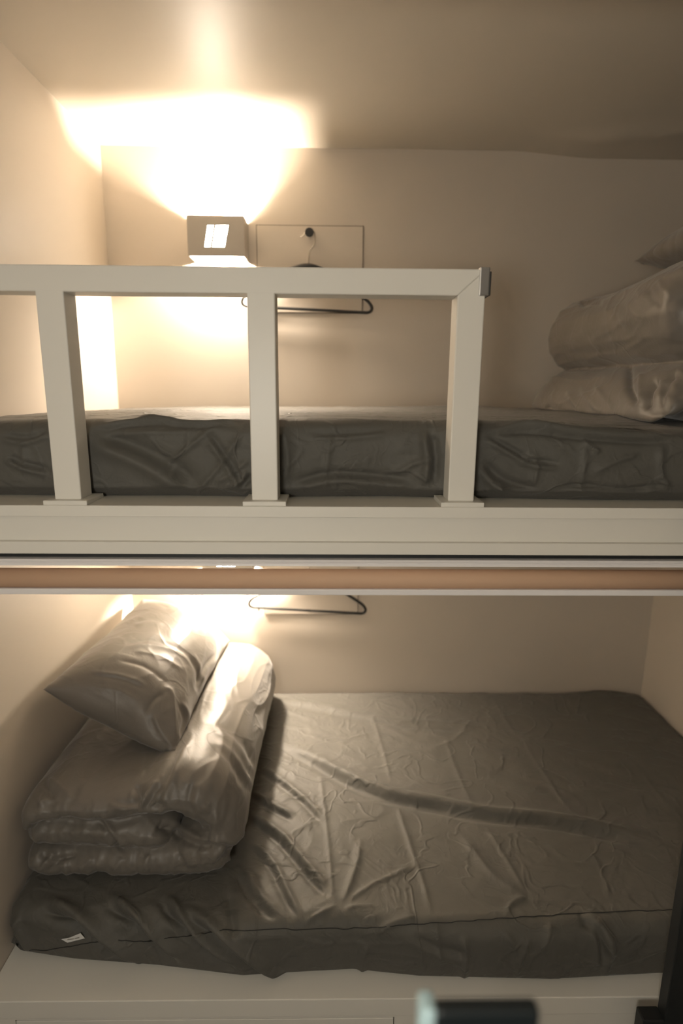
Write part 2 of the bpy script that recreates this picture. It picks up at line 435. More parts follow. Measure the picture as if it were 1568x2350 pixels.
def make_hatch(dz, label):
    xa, xb_ = -0.263, 0.101; za, zb_ = CZ + 0.253, CZ + 0.536
    off = ((xa + xb_) / 2, YB, (za + zb_) / 2)
    root = thing('access_panel', label, 'panel', (off[0], off[1], off[2] + dz), 'square hatches in the back wall')
    g = 0.0025
    fr = bmesh.new()
    X0, X1, Z0, Z1 = xa - off[0], xb_ - off[0], za - off[2], zb_ - off[2]
    add_bx(fr, X0, X0 + g, -0.0018, -0.0003, Z0, Z1); add_bx(fr, X1 - g, X1, -0.0018, -0.0003, Z0, Z1)
    add_bx(fr, X0, X1, -0.0018, -0.0003, Z0, Z0 + g); add_bx(fr, X0, X1, -0.0018, -0.0003, Z1 - g, Z1)
    obj('joint', fr, mat('joint_shadow_gap', (0.10, 0.07, 0.045), 0.8) if 'joint_shadow_gap' not in bpy.data.materials else bpy.data.materials['joint_shadow_gap'], root)
    obj('door', bx(X0 + g, X1 - g, -0.0045, -0.0003, Z0 + g, Z1 - g, 0.0006), M_WALL, root)
    kx, kz = -0.084 - off[0] + 0.002, CZ + 0.506 - off[2]
    for nm, r, ya, yb_ in (('knob', 0.0145, -0.040, -0.030), ('knob_stem', 0.007, -0.031, -0.004)):
        bm = bmesh.new(); bmesh.ops.create_cone(bm, cap_ends=True, segments=28, radius1=r, radius2=r, depth=yb_ - ya)
        bmesh.ops.rotate(bm, matrix=Matrix.Rotation(math.pi / 2, 3, 'X'), verts=bm.verts)
        bmesh.ops.translate(bm, vec=(kx, (ya + yb_) / 2, kz), verts=bm.verts)
        if nm == 'knob': bmesh.ops.bevel(bm, geom=[e for e in bm.edges if len(e.link_faces) == 2 and abs(e.link_faces[0].normal.dot(e.link_faces[1].normal)) < 0.3], offset=0.0025, segments=2, profile=0.5, affect='EDGES')
        obj(nm, bm, M_BLACK, root)
    return root
make_hatch(0.0, 'cream hatch with a black knob, in the wall above the upper bunk')
make_hatch(DZ, 'cream hatch mostly hidden by the rolled blind, in the lower bunk wall')

def make_hanger(dz, label, tilt=2.4):
    kx, kz = -0.082, CZ + 0.506
    yh = YB - 0.019
    root = thing('coat_hanger', label, 'hanger', (kx, yh, kz + dz), 'black hangers on the hatch knobs')
    root.rotation_euler = (0, math.radians(tilt), 0)
    # outline, relative to the knob: dome, shoulders, rounded tips, bar
    bl = -0.240
    pts = [(0.0, -0.103), (0.03, -0.108), (0.07, -0.124), (0.13, -0.158), (0.19, -0.194), (0.212, -0.209), (0.2225, -0.224), (0.221, -0.236), (0.210, -0.2425), (0.19, bl - 0.003)]
    pts += [(0.1, bl - 0.003), (0.0, bl - 0.003)]
    loop = pts + [(-x, z) for x, z in pts[-2:0:-1]]
    P = smooth_path([(x, 0, z) for x, z in loop], 5, True)
    rad = [0.0052 if p[2] < -0.15 else 0.0052 + 0.004 * min(1, (p[2] + 0.15) / 0.03) for p in P]
    obj('body', tube(P, rad, True, 10, 0.75), M_BLACK, root, True)
    obj('bar_peg', bx(-0.188, -0.182, -0.003, 0.003, bl - 0.017, bl - 0.006, 0.0008), M_BLACK, root)
    hp = [(0.0, -0.108), (0.0005, -0.062), (0.004, -0.052), (0.016, -0.036), (0.0185, -0.018), (0.016, 0.004), (0.004, 0.0125), (-0.010, 0.009), (-0.017, -0.002), (-0.022, -0.009), (-0.031, -0.012)]
    obj('hook', tube(smooth_path([(x, 0, z) for x, z in hp], 6), 0.0017, False, 8), M_WIRE, root, True)
    return root
make_hanger(0.0, 'black hanger with a wire hook on the knob above the upper bunk')
make_hanger(DZ + 0.012, 'black hanger hanging below the rolled blind in the lower bunk', 3.3)

# things resting on each other: what lies on top is pressed up to the surface below it
from mathutils.bvhtree import BVHTree
BVH = {}
def tree_of(me):
    return BVHTree.FromPolygons([tuple(v.co) for v in me.vertices], [tuple(p.vertices) for p in me.polygons])
def settle(co, tree, eps=0.0012):
    co = co.copy(); zmax = co[:, 2].max() + 0.5
    for i in range(len(co)):
        hit = tree.ray_cast(Vector((co[i, 0], co[i, 1], zmax)), Vector((0, 0, -1)))[0]
        if hit is not None and hit.z + eps > co[i, 2]: co[i, 2] = hit.z + eps
    return co

# ------------------------------------------------------------------ mattresses
def make_mattress(name, z0, thick, yfun, yback, xa, xb_, step, strokes, topfun, label, noise_amp, seed, key, gain):
    r = 0.034
    # profile points in (a along depth from the front, z) with unit spacing step
    D = yback - 1.10
    prof = []
    def arc(cx, cz, a0, a1):
        n = max(3, int(abs(a1 - a0) * r / step)); return [(cx + r * math.cos(a0 + (a1 - a0) * i / n), cz + r * math.sin(a0 + (a1 - a0) * i / n)) for i in range(n)]
    def line(p, q, st=step):
        n = max(1, int(math.dist(p, q) / st)); return [(p[0] + (q[0] - p[0]) * i / n, p[1] + (q[1] - p[1]) * i / n) for i in range(n)]
    rb_ = 0.02
    prof += line((rb_, 0.0), (0.0, rb_)) + line((0, rb_), (0, thick - r)) + arc(r, thick - r, math.pi, math.pi / 2)
    prof += line((r, thick), (D - r, thick)) + arc(D - r, thick - r, math.pi / 2, 0) + line((D, thick - r), (D, 0), 0.02) + line((D, 0), (rb_, 0), 0.05)
    prof = np.array(prof); n = len(prof)
    tg = np.roll(prof, -1, 0) - np.roll(prof, 1, 0); tg /= np.linalg.norm(tg, axis=1)[:, None]
    inn = np.stack([tg[:, 1], -tg[:, 0]], 1)          # inward normal for this winding
    xs = np.concatenate([xa + r * (1 - np.cos(np.linspace(0, math.pi / 2, 8)))[:-1] , np.arange(xa + r, xb_ - r, step), xb_ - r * (1 - np.cos(np.linspace(math.pi / 2, 0, 8)))])
    dx = np.minimum(xs - xa, xb_ - xs); e = np.where(dx < r, r - np.sqrt(np.maximum(0, r * r - (r - dx) ** 2)), 0)
    A = prof[None, :, 0] + inn[None, :, 0] * e[:, None]; Z = prof[None, :, 1] + inn[None, :, 1] * e[:, None]
    X = np.repeat(xs[:, None], n, 1)
    yf = np.interp(X, *np.array(yfun).T)
    f = np.clip(1 - A / 0.35, 0, 1)                   # the uneven front edge fades into the depth
    Y = 1.10 + A + (yf - 1.10) * f * f * (3 - 2 * f)
    tz = Z / thick
    Zw = z0 + Z + topfun(X, Y) * np.clip(tz, 0, 1) ** 2
    # slight belly on the front
    Y -= 0.006 * np.sin(np.clip(tz, 0, 1) * math.pi) * (A < r)
    co = np.stack([X, Y, Zw], -1).reshape(-1, 3)
    nxs = len(xs); idx = np.arange(nxs * n).reshape(nxs, n)
    i2 = np.roll(idx, -1, 1)
    q = np.stack([idx[:-1], idx[1:], i2[1:], i2[:-1]], -1).reshape(-1, 4)
    faces = q.tolist() + [idx[0].tolist(), idx[-1][::-1].tolist()]
    me = bpy.data.meshes.new(name); me.from_pydata(co.tolist(), [], faces); me.update()
    bm = bmesh.new(); bm.from_mesh(me); bmesh.ops.recalc_face_normals(bm, faces=bm.faces[:]); bm.to_mesh(me); bm.free()
    co, no = mesh_arrays(me)
    side = (no[:, 2] > -0.4)
    p = co.copy()
    h = gain * stroke_height(co, no, strokes)
    h += noise_amp * 0.9 * noise(p * np.array([3.0, 4.0, 6.0]) + seed)
    h += noise_amp * 0.55 * crumple(p, (5.0, 9.0, 12.0), seed + 3)
    h += noise_amp * 0.16 * crumple(p, (16.0, 14.0, 20.0), seed + 9) * np.clip(0.5 + noise(p * 4 + 5), 0, 1)
    h += noise_amp * 0.25 * noise(p * 22 + seed)
    co = co + no * (h * side)[:, None]
    co[:, 2] = np.maximum(co[:, 2], z0 + 0.0005)
    co[:, 1] = np.minimum(co[:, 1], YB - 0.003)
    co[:, 0] = np.clip(co[:, 0], XL + 0.003, XR - 0.003)
    set_co(me, co); BVH[key] = tree_of(me)
    root = thing('mattress', label, 'mattress', ((xa + xb_) / 2, 1.6, z0))
    off = np.array([(xa + xb_) / 2, 1.6, z0])
    set_co(me, co - off)
    obj('fitted_sheet', me, M_SHEET, root, True)
    return root, off, co

T = 0.152
lower_strokes = [
    # sharp pressed creases
    ([(855, 1640), (880, 1725), (900, 1800)], 5, 0.0022, 'r'),
    ([(905, 1830), (930, 1905), (950, 1965), (975, 2040), (990, 2110)], 6, 0.0034, 'r'),
    ([(1000, 2115), (1010, 2190), (1016, 2250)], 6, 0.0035, 'r'),
    ([(1020, 1690), (1050, 1775), (1090, 1860)], 5, 0.0022, 'r'),
    ([(1108, 1885), (1160, 1970), (1210, 2055)], 5, 0.0028, 'r'),
    ([(1195, 1690), (1250, 1780), (1300, 1850), (1340, 1912)], 5, 0.0022, 'r'),
    ([(733, 1760), (745, 1860), (756, 1960), (766, 2075)], 5, 0.0026, 'r'),
    ([(1050, 1906), (1090, 1960), (1140, 2020), (1212, 2060)], 9, 0.0055, 'r'),
    ([(829, 1920), (820, 1980), (800, 2040), (785, 2075)], 9, 0.0055, 'r'),
    ([(965, 1982), (900, 2010), (850, 2035), (790, 2075)], 6, 0.0034, 'r'),
    ([(1212, 2058), (1175, 2075), (1160, 2105)], 6, 0.004, 'r'),
    ([(862, 2145), (900, 2120), (960, 2105)], 9, 0.006, 'r'),
    ([(790, 2085), (830, 2080), (865, 2080)], 5, 0.003, 'r'),
    ([(620, 1950), (690, 1900), (760, 1875)], 5, 0.0015, 'r'),
    ([(860, 1655), (930, 1690), (990, 1710)], 5, 0.002, 'r'),
    ([(970, 1720), (1040, 1700), (1090, 1640)], 5, 0.0018, 'r'),
    ([(1130, 1600), (1180, 1680), (1230, 1700)], 5, 0.0018, 'r'),
    ([(1400, 1700), (1470, 1770), (1540, 1860)], 6, 0.002, 'r'),
    ([(1340, 1930), (1380, 2000), (1400, 2070)], 6, 0.002, 'r'),
    ([(690, 2130), (720, 2105), (780, 2075)], 5, 0.003, 'r'),
    # long tension folds running from under the duvet
    ([(600, 1607), (720, 1622), (860, 1650), (1010, 1666), (1140, 1680)], 8, -0.0045, 's'),
    ([(590, 1700), (700, 1738), (800, 1790), (900, 1828), (1000, 1846), (1110, 1868), (1300, 1890), (1560, 1950)], 13, -0.0105, 's'),
    ([(1010, 1735), (1200, 1780), (1400, 1850), (1568, 1890)], 18, -0.0035, 's'),
    ([(1050, 1680), (1200, 1715), (1400, 1770), (1560, 1800)], 16, -0.003, 's'),
    ([(590, 1760), (650, 1800), (700, 1840), (750, 1895)], 8, -0.0055, 's'),
    ([(570, 1820), (630, 1855), (680, 1880)], 8, -0.006, 's'),
    ([(560, 1870), (640, 1920), (700, 1990), (760, 2060)], 11, -0.009, 's'),
    ([(560, 1930), (620, 1980), (660, 2060), (690, 2110)], 10, -0.006, 's'),
    ([(545, 1990), (590, 2060), (640, 2110)], 14, -0.007, 's'),
    # folds of the loose front edge, left
    ([(90, 2072), (180, 2115), (250, 2165), (330, 2225)], 18, -0.020, 's'),
    ([(240, 2060), (300, 2105), (360, 2160), (420, 2215)], 15, -0.014, 's'),
    ([(370, 2050), (410, 2110), (470, 2170), (560, 2235)], 14, -0.015, 's'),
    ([(400, 2080), (490, 2140), (560, 2200), (640, 2245), (760, 2250)], 16, -0.013, 's'),
    ([(525, 2040), (530, 2100), (540, 2160)], 10, -0.007, 'r'),
    ([(20, 2100), (40, 2150), (70, 2190)], 14, -0.010, 's'),
    ([(600, 2210), (690, 2235), (780, 2232)], 10, -0.007, 'r'),
    # upright folds on the front, right
    ([(1062, 2140), (1070, 2190), (1062, 2255)], 8, 0.006, 'r'),
    ([(1150, 2130), (1190, 2190), (1180, 2250)], 8, 0.0055, 'r'),
    ([(1215, 2150), (1200, 2190), (1185, 2215)], 7, 0.004, 'r'),
    ([(1350, 2110), (1370, 2160), (1365, 2230)], 10, 0.007, 'r'),
    ([(1402, 2130), (1400, 2190), (1385, 2245)], 9, 0.006, 'r'),
    ([(1330, 2100), (1380, 2140), (1395, 2210)], 12, -0.008, 's'),
    ([(845, 2160), (835, 2200), (830, 2240)], 12, 0.006, 'r'),
    ([(940, 2150), (1000, 2180), (1080, 2200)], 12, 0.004, 's'),
    ([(1265, 2110), (1255, 2160), (1230, 2180)], 8, 0.004, 'r'),
]
def top_lower(X, Y):
    b = 0.016 * np.exp(-((X - 1.08) / 0.10) ** 2 - ((Y - 2.06) / 0.10) ** 2)
    b = b - 0.012 * np.clip((X - 1.1) / 0.15, 0, 1) ** 2
    b = b - 0.012 * np.exp(-((X + 0.5) / 0.3) ** 2 - ((Y - 1.65) / 0.45) ** 2)
    b = b - 0.018 * np.clip((-0.45 - X) / 0.3, 0, 1) * np.clip((1.35 - Y) / 0.2, 0, 1)
    return b
mlo, off_lo, co_lo = make_mattress('lower_sheet', ZL, T, [(-0.76, 1.150), (-0.6, 1.125), (-0.4, 1.108), (-0.2, 1.082), (-0.1, 1.088), (0.05, 1.095), (0.2, 1.078), (0.5, 1.068), (0.75, 1.080), (1.25, 1.085)],
    YB - 0.006, XL + 0.006, XR - 0.006, 0.0036, lower_strokes, top_lower,
    'charcoal sheeted mattress of the lower bunk, long creases across its top', 0.0034, 2.0, 'mlo', 1.4)

upper_strokes = [
    ([(650, 958), (780, 952), (900, 958), (1030, 966)], 4, -0.003, 'r'),
    ([(195, 985), (330, 968), (460, 975), (570, 968)], 6, -0.004, 's'),
    ([(300, 950), (360, 965), (420, 972)], 6, 0.004, 'r'),
    ([(200, 1000), (320, 1045), (420, 1105), (440, 1140)], 22, 0.009, 's'),
    ([(355, 1085), (430, 1030), (490, 985), (560, 965)], 6, 0.004, 'r'),
    ([(440, 1140), (500, 1075), (545, 1010), (570, 985)], 7, 0.0045, 'r'),
    ([(470, 990), (500, 1030), (540, 1090), (560, 1130)], 8, 0.005, 's'),
    ([(215, 1000), (300, 995), (460, 990)], 5, 0.003, 'r'),
    ([(360, 1080), (400, 1072), (390, 1100)], 5, 0.003, 'r'),
    ([(490, 1110), (540, 1080), (575, 1050)], 8, 0.004, 'r'),
    ([(520, 1135), (555, 1110), (575, 1080)], 9, -0.006, 's'),
    ([(0, 1000), (60, 1010), (115, 990)], 8, 0.004, 's'),
    ([(10, 1050), (60, 1070), (115, 1085)], 8, 0.005, 's'),
    ([(50, 1000), (55, 1040), (52, 1090)], 6, 0.003, 'r'),
    ([(645, 980), (660, 1040), (655, 1110)], 8, 0.005, 'r'),
    ([(760, 985), (752, 1050), (745, 1130)], 5, 0.003, 'r'),
    ([(700, 1000), (790, 1000), (900, 990)], 8, 0.003, 's'),
    ([(660, 1120), (760, 1095), (860, 1100), (960, 1110)], 12, 0.006, 's'),
    ([(980, 985), (990, 1050), (985, 1120)], 14, 0.008, 's'),
    ([(900, 1090), (960, 1060), (1010, 1050)], 7, 0.004, 'r'),
    ([(1095, 1000), (1200, 985), (1330, 1000), (1480, 1010), (1568, 1005)], 8, -0.005, 's'),
    ([(1120, 960), (1250, 975), (1400, 985), (1568, 1000)], 8, 0.005, 's'),
    ([(1110, 1000), (1180, 1040), (1215, 1060), (1290, 1070)], 8, 0.006, 's'),
    ([(1190, 1060), (1230, 1050), (1225, 1120)], 6, 0.004, 'r'),
    ([(1335, 1000), (1350, 1020), (1380, 1040)], 6, 0.004, 'r'),
    ([(1360, 1085), (1410, 1060), (1470, 1040)], 6, 0.004, 'r'),
    ([(1100, 1060), (1150, 1110), (1240, 1140)], 14, 0.008, 's'),
    ([(1130, 1140), (1145, 1120), (1150, 1100)], 8, 0.006, 'r'),
    ([(1340, 1010), (1340, 1070), (1330, 1140)], 6, 0.003, 'r'),
    ([(1520, 1020), (1515, 1080), (1540, 1130)], 8, 0.004, 'r'),
    ([(1260, 1135), (1330, 1120), (1440, 1130), (1540, 1115)], 9, 0.005, 's'),
    ([(1380, 965), (1460, 950), (1540, 965)], 10, 0.006, 'r'),
]
def top_upper(X, Y):
    b = -0.010 * np.clip((-0.45 - X) / 0.3, 0, 1)
    b = b - 0.006 * np.clip((Y - 1.5) / 0.4, 0, 1)
    b = b - 0.012 * np.clip((X - 0.3) / 0.3, 0, 1) * np.clip((1.4 - Y) / 0.25, 0, 1)
    b = b + 0.008 * np.exp(-((X - 0.42) / 0.16) ** 2 - ((Y - 2.06) / 0.08) ** 2)
    return b
mup, off_up, co_up = make_mattress('upper_sheet', ZU, T, [(-0.76, 1.128), (-0.5, 1.120), (-0.3, 1.126), (-0.1, 1.116), (0.1, 1.130), (0.22, 1.118), (0.35, 1.112), (0.5, 1.100), (1.25, 1.100)],
    YB - 0.006, XL + 0.006, XR - 0.006, 0.0038, upper_strokes, top_upper,
    'charcoal sheeted mattress behind the guard rail of the upper bunk', 0.0034, 31.0, 'mup', 1.8)

# seam along the front of the lower sheet and the little sewn tag, both lying on the sheet
px_lo, py_lo = project(co_lo)
vis = np.where((co_lo[:, 1] < 1.35) & (co_lo[:, 2] > ZL + 0.03))[0]
def snap(x, y):
    k = vis[np.argmin((px_lo[vis] - x) ** 2 + (py_lo[vis] - y) ** 2)]
    return co_lo[k]
sp = smooth_path([(70, 2186), (160, 2172), (250, 2158), (330, 2160), (430, 2148), (520, 2136), (640, 2133), (800, 2131), (1000, 2118), (1150, 2108), (1300, 2098), (1450, 2091), (1600, 2086)], 14)
S = np.array([snap(*p) for p in sp])
S[1:-1] = (S[:-2] + 4 * S[1:-1] + S[2:]) / 6
obj('seam', tube(S - off_lo + np.array([0, -0.0006, 0.0006]), 0.0009, False, 6), M_SEAM, mlo, True)
def plate_on(pts, lift, thick=0.0006):
    Q = [snap(*p) for p in pts]
    c = sum(Q) / len(Q); R = [on(p[0], p[1], 1, c[1]) for p in pts]
    n = np.array([0, -0.80, 0.6])
    bm = bmesh.new()
    R = [r + n * lift - off_lo for r in R]
    v0 = [bm.verts.new(r) for r in R]; v1 = [bm.verts.new(r - n * thick) for r in R]
    bm.faces.new(v0); bm.faces.new(v1[::-1]); k = len(R)
    for i in range(k): bm.faces.new((v0[i], v1[i], v1[(i + 1) % k], v0[(i + 1) % k]))
    bmesh.ops.recalc_face_normals(bm, faces=bm.faces[:])
    return bm
sew = obj('sewn_tag', plate_on([(143, 2154), (163, 2150), (187, 2140), (197, 2152), (157, 2162)], 0.006), M_TAG, mlo)
sew['label'] = 'small white sewn-in tag'
obj('tag_print', plate_on([(157, 2154.5), (172, 2152.5), (172, 2154.0), (157, 2156)], 0.0068, 0.0004), M_PRINT, sew)
obj('tag_print', plate_on([(174, 2152), (184, 2149.5), (184.5, 2151.5), (174, 2153.8)], 0.0068, 0.0004), M_PRINT, sew)

# ------------------------------------------------------------------ pillows
def make_pillow(name, corners, up, down, strokes, label, off, under, noise_amp=0.004, seed=0.0, bite=0.05, front=2.6, nu=190, nv=130):
    """corners: back-left, front-left, front-right, back-right (world)"""
    BL, FL, FR, BR = [np.array(c, float) for c in corners]
    u = np.linspace(-1, 1, nu); v = np.linspace(-1, 1, nv)
    U, V = np.meshgrid(u, v, indexing='ij')         # u: back(-1) .. front(1), v: left .. right
    edge = lambda a: np.sign(a) * np.abs(a) ** 0.92
    Us = U * (1 - bite * (1 - V ** 2)); Vs = V * (1 - bite * 1.3 * (1 - U ** 2))
    a, b = (Us + 1) / 2, (Vs + 1) / 2
    base = (1 - a)[..., None] * ((1 - b)[..., None] * BL + b[..., None] * BR) + a[..., None] * ((1 - b)[..., None] * FL + b[..., None] * FR)
    nrm = np.cross(FL - BL + FR - BR, BR - BL + FR - FL); nrm = nrm / np.linalg.norm(nrm)
    th = np.clip(1 - np.where(U > 0, np.abs(U) ** front, np.abs(U) ** 2.6), 0, 1) ** 0.58 * np.clip(1 - np.abs(V) ** 2.4, 0, 1) ** 0.58
    top = base + nrm * (th * up)[..., None]; bot = base - nrm * (th * down)[..., None]
    n = nu * nv; idx = np.arange(n).reshape(nu, nv)
    border = np.zeros((nu, nv), bool); border[0] = border[-1] = True; border[:, 0] = border[:, -1] = True
    bidx = np.where(border, idx, idx + n)
    q1 = np.stack([idx[:-1, :-1], idx[1:, :-1], idx[1:, 1:], idx[:-1, 1:]], -1).reshape(-1, 4)
    q2 = np.stack([bidx[:-1, :-1], bidx[:-1, 1:], bidx[1:, 1:], bidx[1:, :-1]], -1).reshape(-1, 4)
    co = np.concatenate([top.reshape(-1, 3), bot.reshape(-1, 3)])
    me = bpy.data.meshes.new(name); me.from_pydata(co.tolist(), [], q1.tolist() + q2.tolist()); me.update()
    bm = bmesh.new(); bm.from_mesh(me)
    bmesh.ops.delete(bm, geom=[x for x in bm.verts if not x.link_faces], context='VERTS')
    bmesh.ops.recalc_face_normals(bm, faces=bm.faces[:]); bm.to_mesh(me); bm.free()
    co, no = mesh_arrays(me)
    h = stroke_height(co, no, strokes)
    h += noise_amp * noise(co * 7 + seed) + noise_amp * 0.5 * noise(co * 16 + seed)
    h += noise_amp * 0.4 * crumple(co, (9, 6, 9), seed)
    co = co + no * h[:, None]
    co[:, 0] = np.clip(co[:, 0], XL + 0.004, XR - 0.004); co[:, 1] = np.minimum(co[:, 1], YB - 0.004)
    co = settle(co, under)
    set_co(me, co - np.array(off))
    o = obj(name, me, M_DUVET, None, True); o.location = off
    return tag(o, label, 'pillow')

ztop_lo = ZL + T
ztop_up = ZU + T - 0.008

# ------------------------------------------------------------------ folded duvets
def folded(name, layers, y0, y1, zbase, m, label, off, strokes, hscale, under, key, noise_amp=0.004, seed=0.0, voxel=0.0045):
    """layers: list of (path [(x, h, r)...], front y, back y); each layer is a thick soft sheet along Y"""
    bm = bmesh.new()
    for path, ya, yb_, lip in layers:
        P = smooth_path(path, 7)
        xz, rr = P[:, :2], P[:, 2]
        tg = np.gradient(xz, axis=0); tg /= np.linalg.norm(tg, axis=1)[:, None] + 1e-9
        nn = np.stack([-tg[:, 1], tg[:, 0]], 1)
        ns = 70
        s = np.linspace(0, 1, ns); ys = ya + (yb_ - ya) * (0.5 - 0.5 * np.cos(s * math.pi))
        rings = []
        for y in ys:
            d = min(y - ya, yb_ - y); k = min(1.0, max(0.03, d / lip)); k = math.sqrt(max(0, 1 - (1 - k) ** 2)) ; k = max(k, 0.12)
            ring = []
            w = 1 + 0.10 * math.sin(y * 9 + seed) * 0.5
            R_ = rr * k * w
            L_ = xz + nn * R_[:, None]; Rr = xz - nn * R_[:, None]
            capE = [xz[-1] + R_[-1] * (nn[-1] * math.cos(a) + tg[-1] * math.sin(a)) for a in np.linspace(0, math.pi, 9)[1:-1]]
            capS = [xz[0] + R_[0] * (-nn[0] * math.cos(a) - tg[0] * math.sin(a)) for a in np.linspace(0, math.pi, 9)[1:-1]]
            poly = list(L_) + capE + list(Rr[::-1]) + capS
            for q in poly:
                x, hh = q
                ring.append(bm.verts.new((x, y, zbase + hh * hscale(x, y))))
            rings.append(ring)
        n = len(rings[0])
        for A, B in zip(rings[:-1], rings[1:]):
            for i in range(n): bm.faces.new((A[i], A[(i + 1) % n], B[(i + 1) % n], B[i]))
        bm.faces.new(rings[0]); bm.faces.new(rings[-1])
    bmesh.ops.recalc_face_normals(bm, faces=bm.faces[:])
    me = bpy.data.meshes.new(name); bm.to_mesh(me); bm.free()
    o = bpy.data.objects.new(name, me); C.objects.link(o)
    md = o.modifiers.new('fuse', 'REMESH'); md.mode = 'VOXEL'; md.voxel_size = voxel
    sm = o.modifiers.new('soften', 'SMOOTH'); sm.iterations = 5; sm.factor = 0.5
    dg = bpy.context.evaluated_depsgraph_get()
    me2 = bpy.data.meshes.new_from_object(o.evaluated_get(dg))
    bpy.data.objects.remove(o); bpy.data.meshes.remove(me)
    co, no = mesh_arrays(me2)
    h = stroke_height(co, no, strokes)
    h += noise_amp * noise(co * np.array([6, 4, 8.0]) + seed) + noise_amp * 0.5 * noise(co * np.array([14, 7, 18.0]) + seed)
    # small gathers at the ends of the folds
    g = np.clip(1 - (co[:, 1] - y0) / 0.10, 0, 1)
    h += noise_amp * 1.6 * g * noise(co * np.array([30, 8, 16.0]) + seed) + noise_amp * 0.9 * g * noise(co * np.array([58, 14, 30.0]) + seed)
    h += noise_amp * 0.55 * crumple(co, (11, 2.6, 9), seed + 5)
    h += noise_amp * 0.35 * crumple(co, (14, 5, 14), seed)
    co = co + no * h[:, None]
    co[:, 0] = np.clip(co[:, 0], XL + 0.004, XR - 0.004); co[:, 1] = np.minimum(co[:, 1], YB - 0.004)
    co = settle(co, under)
    set_co(me2, co)
    BVH[key] = tree_of(me2)
    set_co(me2, co - np.array(off))
    o = obj(name, me2, m, None, True); o.location = off
    return tag(o, label, 'duvet')

zl = ztop_lo - 0.004
duvet_strokes = [
    ([(430, 1690), (400, 1760), (370, 1830), (365, 1850)], 12, -0.006, 's'),
    ([(240, 1835), (300, 1850), (370, 1800)], 8, 0.004, 's'),
    ([(310, 1795), (320, 1830), (312, 1860)], 9, -0.012, 'r'),
    ([(370, 1790), (345, 1825), (325, 1860)], 7, 0.009, 's'),
    ([(380, 1800), (365, 1835), (340, 1865)], 5, -0.007, 'r'),
    ([(450, 1790), (440, 1840), (450, 1880)], 12, -0.006, 's'),
    ([(380, 1880), (430, 1920), (480, 1935), (560, 1935)], 12, -0.010, 's'),
    ([(475, 1890), (480, 1930), (500, 1945)], 8, -0.008, 'r'),
    ([(490, 1960), (530, 1945), (570, 1900)], 9, -0.008, 's'),
    ([(520, 1990), (530, 1960), (545, 1930)], 7, 0.007, 'r'),
    ([(545, 2005), (530, 1975), (500, 1955)], 6, 0.007, 'r'),
    ([(90, 1790), (110, 1810), (130, 1850)], 7, -0.010, 'r'),
    ([(105, 1790), (130, 1800), (170, 1840)], 6, 0.007, 'r'),
    ([(90, 1850), (110, 1835), (135, 1835)], 6, 0.008, 'r'),
    ([(225, 1870), (260, 1915), (295, 1958)], 7, -0.008, 's'),
    ([(90, 1960), (130, 1970), (180, 1960)], 7, -0.009, 'r'),
    ([(85, 2005), (105, 1980), (130, 1955)], 6, 0.009, 'r'),
    ([(110, 2005), (125, 1985), (150, 1960)], 5, -0.007, 'r'),
    ([(180, 2000), (200, 1980), (215, 1965)], 6, 0.005, 'r'),
    ([(260, 2000), (275, 1980), (280, 1965)], 6, 0.005, 'r'),
    ([(340, 2000), (335, 1980), (345, 1960)], 6, 0.006, 'r'),
    ([(420, 2005), (425, 1985), (410, 1955)], 7, -0.006, 'r'),
    ([(130, 1895), (250, 1900), (330, 1880)], 14, 0.003, 's'),
    ([(590, 1560), (575, 1680), (560, 1800)], 20, 0.003, 's'),
    ([(490, 1660), (540, 1700), (600, 1780)], 12, 0.004, 's'),
    ([(480, 1700), (530, 1740), (590, 1830)], 9, -0.004, 's'),
    ([(360, 1890), (375, 1898), (400, 1905)], 14, -0.020, 'r'),
    ([(352, 1855), (364, 1850), (374, 1858)], 9, -0.014, 'r'),
]
def hs_lo(x, y):
    return 1.0 - 0.10 * min(1, max(0, (y - 1.3) / 0.8))
layers_lo = [
    # lowest layer, doubled under everything
    ([(-0.712, 0.040, 0.036), (-0.60, 0.040, 0.040), (-0.45, 0.042, 0.041), (-0.32, 0.044, 0.042), (-0.29, 0.055, 0.040)], 1.203, 2.08, 0.06),
    # middle layer
    ([(-0.705, 0.124, 0.042), (-0.60, 0.126, 0.050), (-0.50, 0.122, 0.050), (-0.43, 0.112, 0.042)], 1.208, 2.07, 0.075),
    # outer wrap: up the right side, over the top, to the fold at the left
    ([(-0.34, 0.060, 0.05), (-0.285, 0.088, 0.055), (-0.270, 0.140, 0.056), (-0.305, 0.198, 0.060), (-0.37, 0.220, 0.056), (-0.445, 0.205, 0.044), (-0.54, 0.194, 0.041), (-0.65, 0.194, 0.040), (-0.712, 0.182, 0.034), (-0.725, 0.158, 0.022)], 1.200, 2.085, 0.10),
]
folded('folded_duvet', layers_lo, 1.2, 2.1, zl, M_DUVET, 'thick charcoal duvet folded in layers under the pillow in the lower bunk', (-0.50, 1.65, zl), duvet_strokes, hs_lo, BVH['mlo'], 'lo', 0.0042, 3.0)

